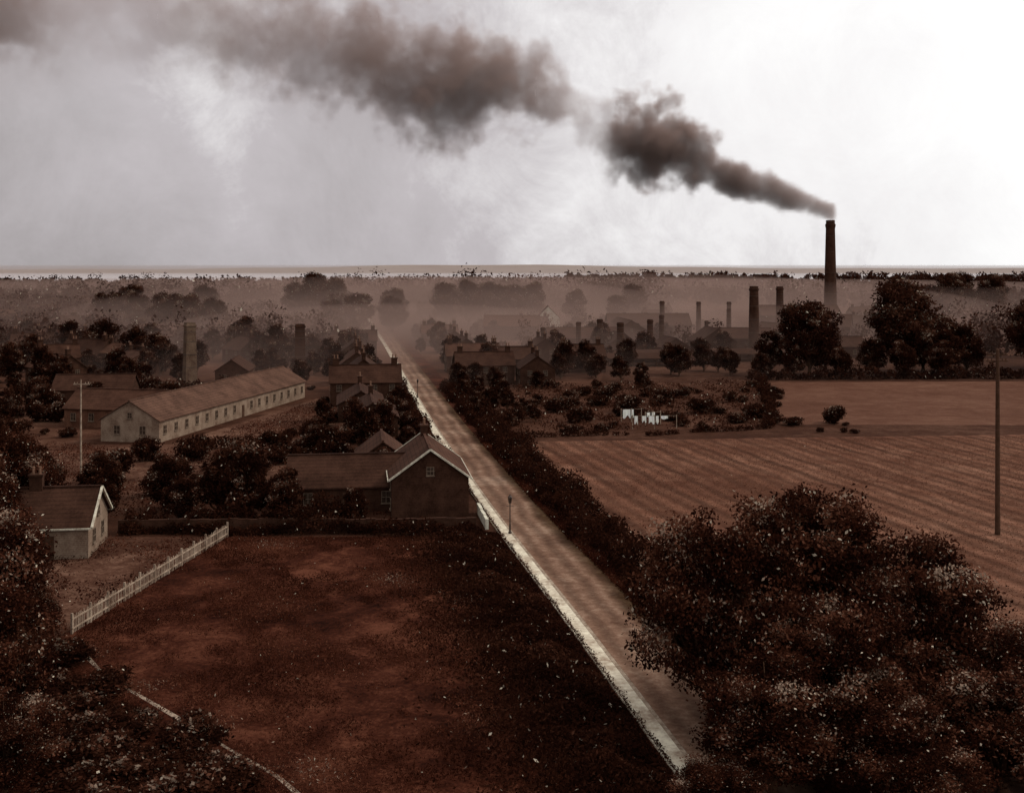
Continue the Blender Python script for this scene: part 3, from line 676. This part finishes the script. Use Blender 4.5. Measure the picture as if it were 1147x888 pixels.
def plume():
    ng = bpy.data.node_groups.new('smoke_plume', 'GeometryNodeTree')
    ng.interface.new_socket('Geometry', in_out='OUTPUT', socket_type='NodeSocketGeometry')
    go = ng.nodes.new('NodeGroupOutput'); pos = ng.nodes.new('GeometryNodeInputPosition').outputs[0]
    nw = gnoise(ng, pos, .028, 3); sub = ng.nodes.new('ShaderNodeVectorMath'); sub.operation = 'SUBTRACT'
    ng.links.new(nw.outputs['Color'], sub.inputs[0]); sub.inputs[1].default_value = (.5, .5, .5)
    s0 = ng.nodes.new('ShaderNodeSeparateXYZ'); ng.links.new(pos, s0.inputs[0])
    t = gmath(ng, 'DIVIDE', gmath(ng, 'SUBTRACT', 150, s0.outputs[0]), 450, None, True)
    tt = [0, .011, .055, .11, .147, .19, .228, .26, .29, .345, .417, .49, .58, .652, .76, .85, 1]
    zz = [48.5, 50.5, 59, 70, 80, 86, 84, 92, 105, 111, 110, 120, 133, 138, 145, 147, 150]
    RR = [4.2, 4.6, 7.2, 10.5, 13.5, 17.5, 17, 12, 15, 19, 27, 25, 23, 21, 20, 25, 30]
    DD = [1, 1, 1, .97, .93, .84, .72, .38, .5, .56, .54, .46, .36, .30, .18, .38, .45]
    zc = gmath(ng, 'MULTIPLY', gcurve(ng, t, [(a, b/200) for a, b in zip(tt, zz)]), 200)
    R = gmath(ng, 'MULTIPLY', gcurve(ng, t, [(a, b/40) for a, b in zip(tt, RR)]), 40)
    D = gcurve(ng, t, list(zip(tt, DD)))
    wa = gmath(ng, 'MULTIPLY', R, 1.5)
    sc = ng.nodes.new('ShaderNodeVectorMath'); sc.operation = 'SCALE'; ng.links.new(sub.outputs[0], sc.inputs[0]); ng.links.new(wa, sc.inputs['Scale'])
    ad = ng.nodes.new('ShaderNodeVectorMath'); ad.operation = 'ADD'; ng.links.new(pos, ad.inputs[0]); ng.links.new(sc.outputs[0], ad.inputs[1])
    s = ng.nodes.new('ShaderNodeSeparateXYZ'); ng.links.new(ad.outputs[0], s.inputs[0])
    dz = gmath(ng, 'SUBTRACT', s.outputs[2], zc); dy = gmath(ng, 'SUBTRACT', s.outputs[1], 500)
    dist = gmath(ng, 'DIVIDE', gmath(ng, 'SQRT', gmath(ng, 'ADD', gmath(ng, 'MULTIPLY', dz, dz), gmath(ng, 'MULTIPLY', dy, dy))), R)
    n1 = gnoise(ng, pos, .07, 7, .62).outputs[0]
    amp = gmath(ng, 'MULTIPLY_ADD', gmath(ng, 'DIVIDE', R, 14, None, True), 8.4, .8)
    v = gmath(ng, 'MULTIPLY', gmath(ng, 'SUBTRACT', .98, dist), 2.2)
    v = gmath(ng, 'ADD', v, gmath(ng, 'MULTIPLY', gmath(ng, 'SUBTRACT', n1, .5), amp))
    v = gmath(ng, 'MULTIPLY', v, 1.2, None, True)
    v = gmath(ng, 'MULTIPLY', v, gmath(ng, 'MULTIPLY', gmath(ng, 'SUBTRACT', 1.9, dist), 2, None, True))
    D2 = gmath(ng, 'MULTIPLY', gmath(ng, 'MULTIPLY', D, D), .24)
    v = gmath(ng, 'MULTIPLY', v, D2)
    halo = gmath(ng, 'MULTIPLY', gmath(ng, 'SUBTRACT', 1, gmath(ng, 'DIVIDE', dist, 2.0), None, True), gmath(ng, 'MULTIPLY', t, .007, None, True))
    v = gmath(ng, 'ADD', v, halo)
    v = gmath(ng, 'MULTIPLY', v, gmath(ng, 'LESS_THAN', s0.outputs[0], 147))
    vc = ng.nodes.new('GeometryNodeVolumeCube')
    ng.links.new(v, vc.inputs['Density']); vc.inputs['Min'].default_value = (-310, 440, 44); vc.inputs['Max'].default_value = (150, 560, 200)
    vc.inputs['Resolution X'].default_value = 345; vc.inputs['Resolution Y'].default_value = 75; vc.inputs['Resolution Z'].default_value = 117
    sm = ng.nodes.new('GeometryNodeSetMaterial'); sm.inputs['Material'].default_value = M_smoke
    ng.links.new(vc.outputs[0], sm.inputs[0]); ng.links.new(sm.outputs[0], go.inputs[0])
    me = bpy.data.meshes.new('smoke_plume'); me.materials.append(M_smoke); o = addobj('smoke_plume', me)
    md = o.modifiers.new('smoke', 'NODES'); md.node_group = ng
M_smoke = volmat('coal_smoke', (.52, .355, .31), 1.0, .2)
plume()
def haze(x, y, rx, ry, rz, dens, col=(.50, .335, .28)):
    bpy.ops.mesh.primitive_uv_sphere_add(segments=48, ring_count=24, radius=1, location=(x, y, 0))
    o = bpy.context.object; o.name = 'smoke_haze'; o.scale = (rx, ry, rz)
    o.data.materials.append(volmat('haze', col, dens))
haze(-60, 850, 800, 620, 20, .0012)
haze(-50, 500, 150, 230, 23, .0024)
haze(50, 560, 200, 220, 24, .0020)
haze(-40, 350, 90, 140, 14, .0026)
haze(-150, 400, 170, 150, 15, .0010)
haze(50, 370, 110, 90, 14, .0020)
haze(0, 9000, 22000, 6600, 62, .00012, (.6, .49, .46))

# ------------------------------------------------------------------ sky + sun
w = bpy.data.worlds.new('World'); scene.world = w; w.use_nodes = True
nt = w.node_tree; nt.nodes.clear()
out = N(nt, 'ShaderNodeOutputWorld'); bg = N(nt, 'ShaderNodeBackground'); nt.links.new(bg.outputs[0], out.inputs[0])
EL, AZ = 40, 75
sky = N(nt, 'ShaderNodeTexSky', sky_type='NISHITA'); sky.sun_disc = False
sky.sun_elevation = math.radians(EL); sky.sun_rotation = math.radians(AZ); sky.dust_density = 5
bw = N(nt, 'ShaderNodeRGBToBW'); nt.links.new(sky.outputs[0], bw.inputs[0])
tc = N(nt, 'ShaderNodeTexCoord').outputs['Generated']
sp = N(nt, 'ShaderNodeSeparateXYZ'); nt.links.new(tc, sp.inputs[0])
nz = noise(nt, tc, 3.0, 7, .6, .5); nz2 = noise(nt, tc, 10, 8, .75, .5)
f = mathn(nt, 'ADD', mathn(nt, 'MULTIPLY', sp.outputs[0], 1.1), mathn(nt, 'MULTIPLY', sp.outputs[2], .9))
f = mathn(nt, 'ADD', f, mathn(nt, 'MULTIPLY', mathn(nt, 'SUBTRACT', nz, .5), 1.1))
f = mathn(nt, 'ADD', f, mathn(nt, 'MULTIPLY', mathn(nt, 'SUBTRACT', nz2, .5), .5))
f = mathn(nt, 'ADD', f, .44)
cl = ramp(nt, f, [(0, (4.3, 3.98, 4.05)), (.4, (5.9, 5.5, 5.7)), (.68, (9.8, 9.6, 9.65)), (1, (11.2, 11.15, 11.1))])
cb = mixc(nt, 1.0, bw.outputs[0], (1.0, .97, .99), 'MULTIPLY')
cc = mixc(nt, .88, cb, cl)
nt.links.new(cc, bg.inputs[0]); bg.inputs[1].default_value = .1
sd = bpy.data.lights.new('sun', 'SUN'); sd.energy = 1.5; sd.angle = math.radians(10); sd.color = (1, .93, .83)
so = bpy.data.objects.new('sun', sd); COL.objects.link(so)
d = Vector((math.sin(math.radians(AZ))*math.cos(math.radians(EL)), math.cos(math.radians(AZ))*math.cos(math.radians(EL)), math.sin(math.radians(EL))))
so.rotation_euler = (-d).to_track_quat('-Z', 'Y').to_euler(); so.location = (100, 0, 150)

# ------------------------------------------------------------------ camera (on a tower, 25 m up, rising front)
cam = bpy.data.cameras.new('camera'); co = bpy.data.objects.new('camera', cam); COL.objects.link(co)
co.location = (0, 0, 25); co.rotation_euler = (math.radians(90), 0, 0)
cam.sensor_width = 36; cam.lens = 38.6; cam.shift_y = -.123; cam.clip_end = 60000; cam.clip_start = .5
scene.camera = co
scene.view_settings.view_transform = 'Standard'; scene.view_settings.look = 'None'; scene.view_settings.exposure = 0
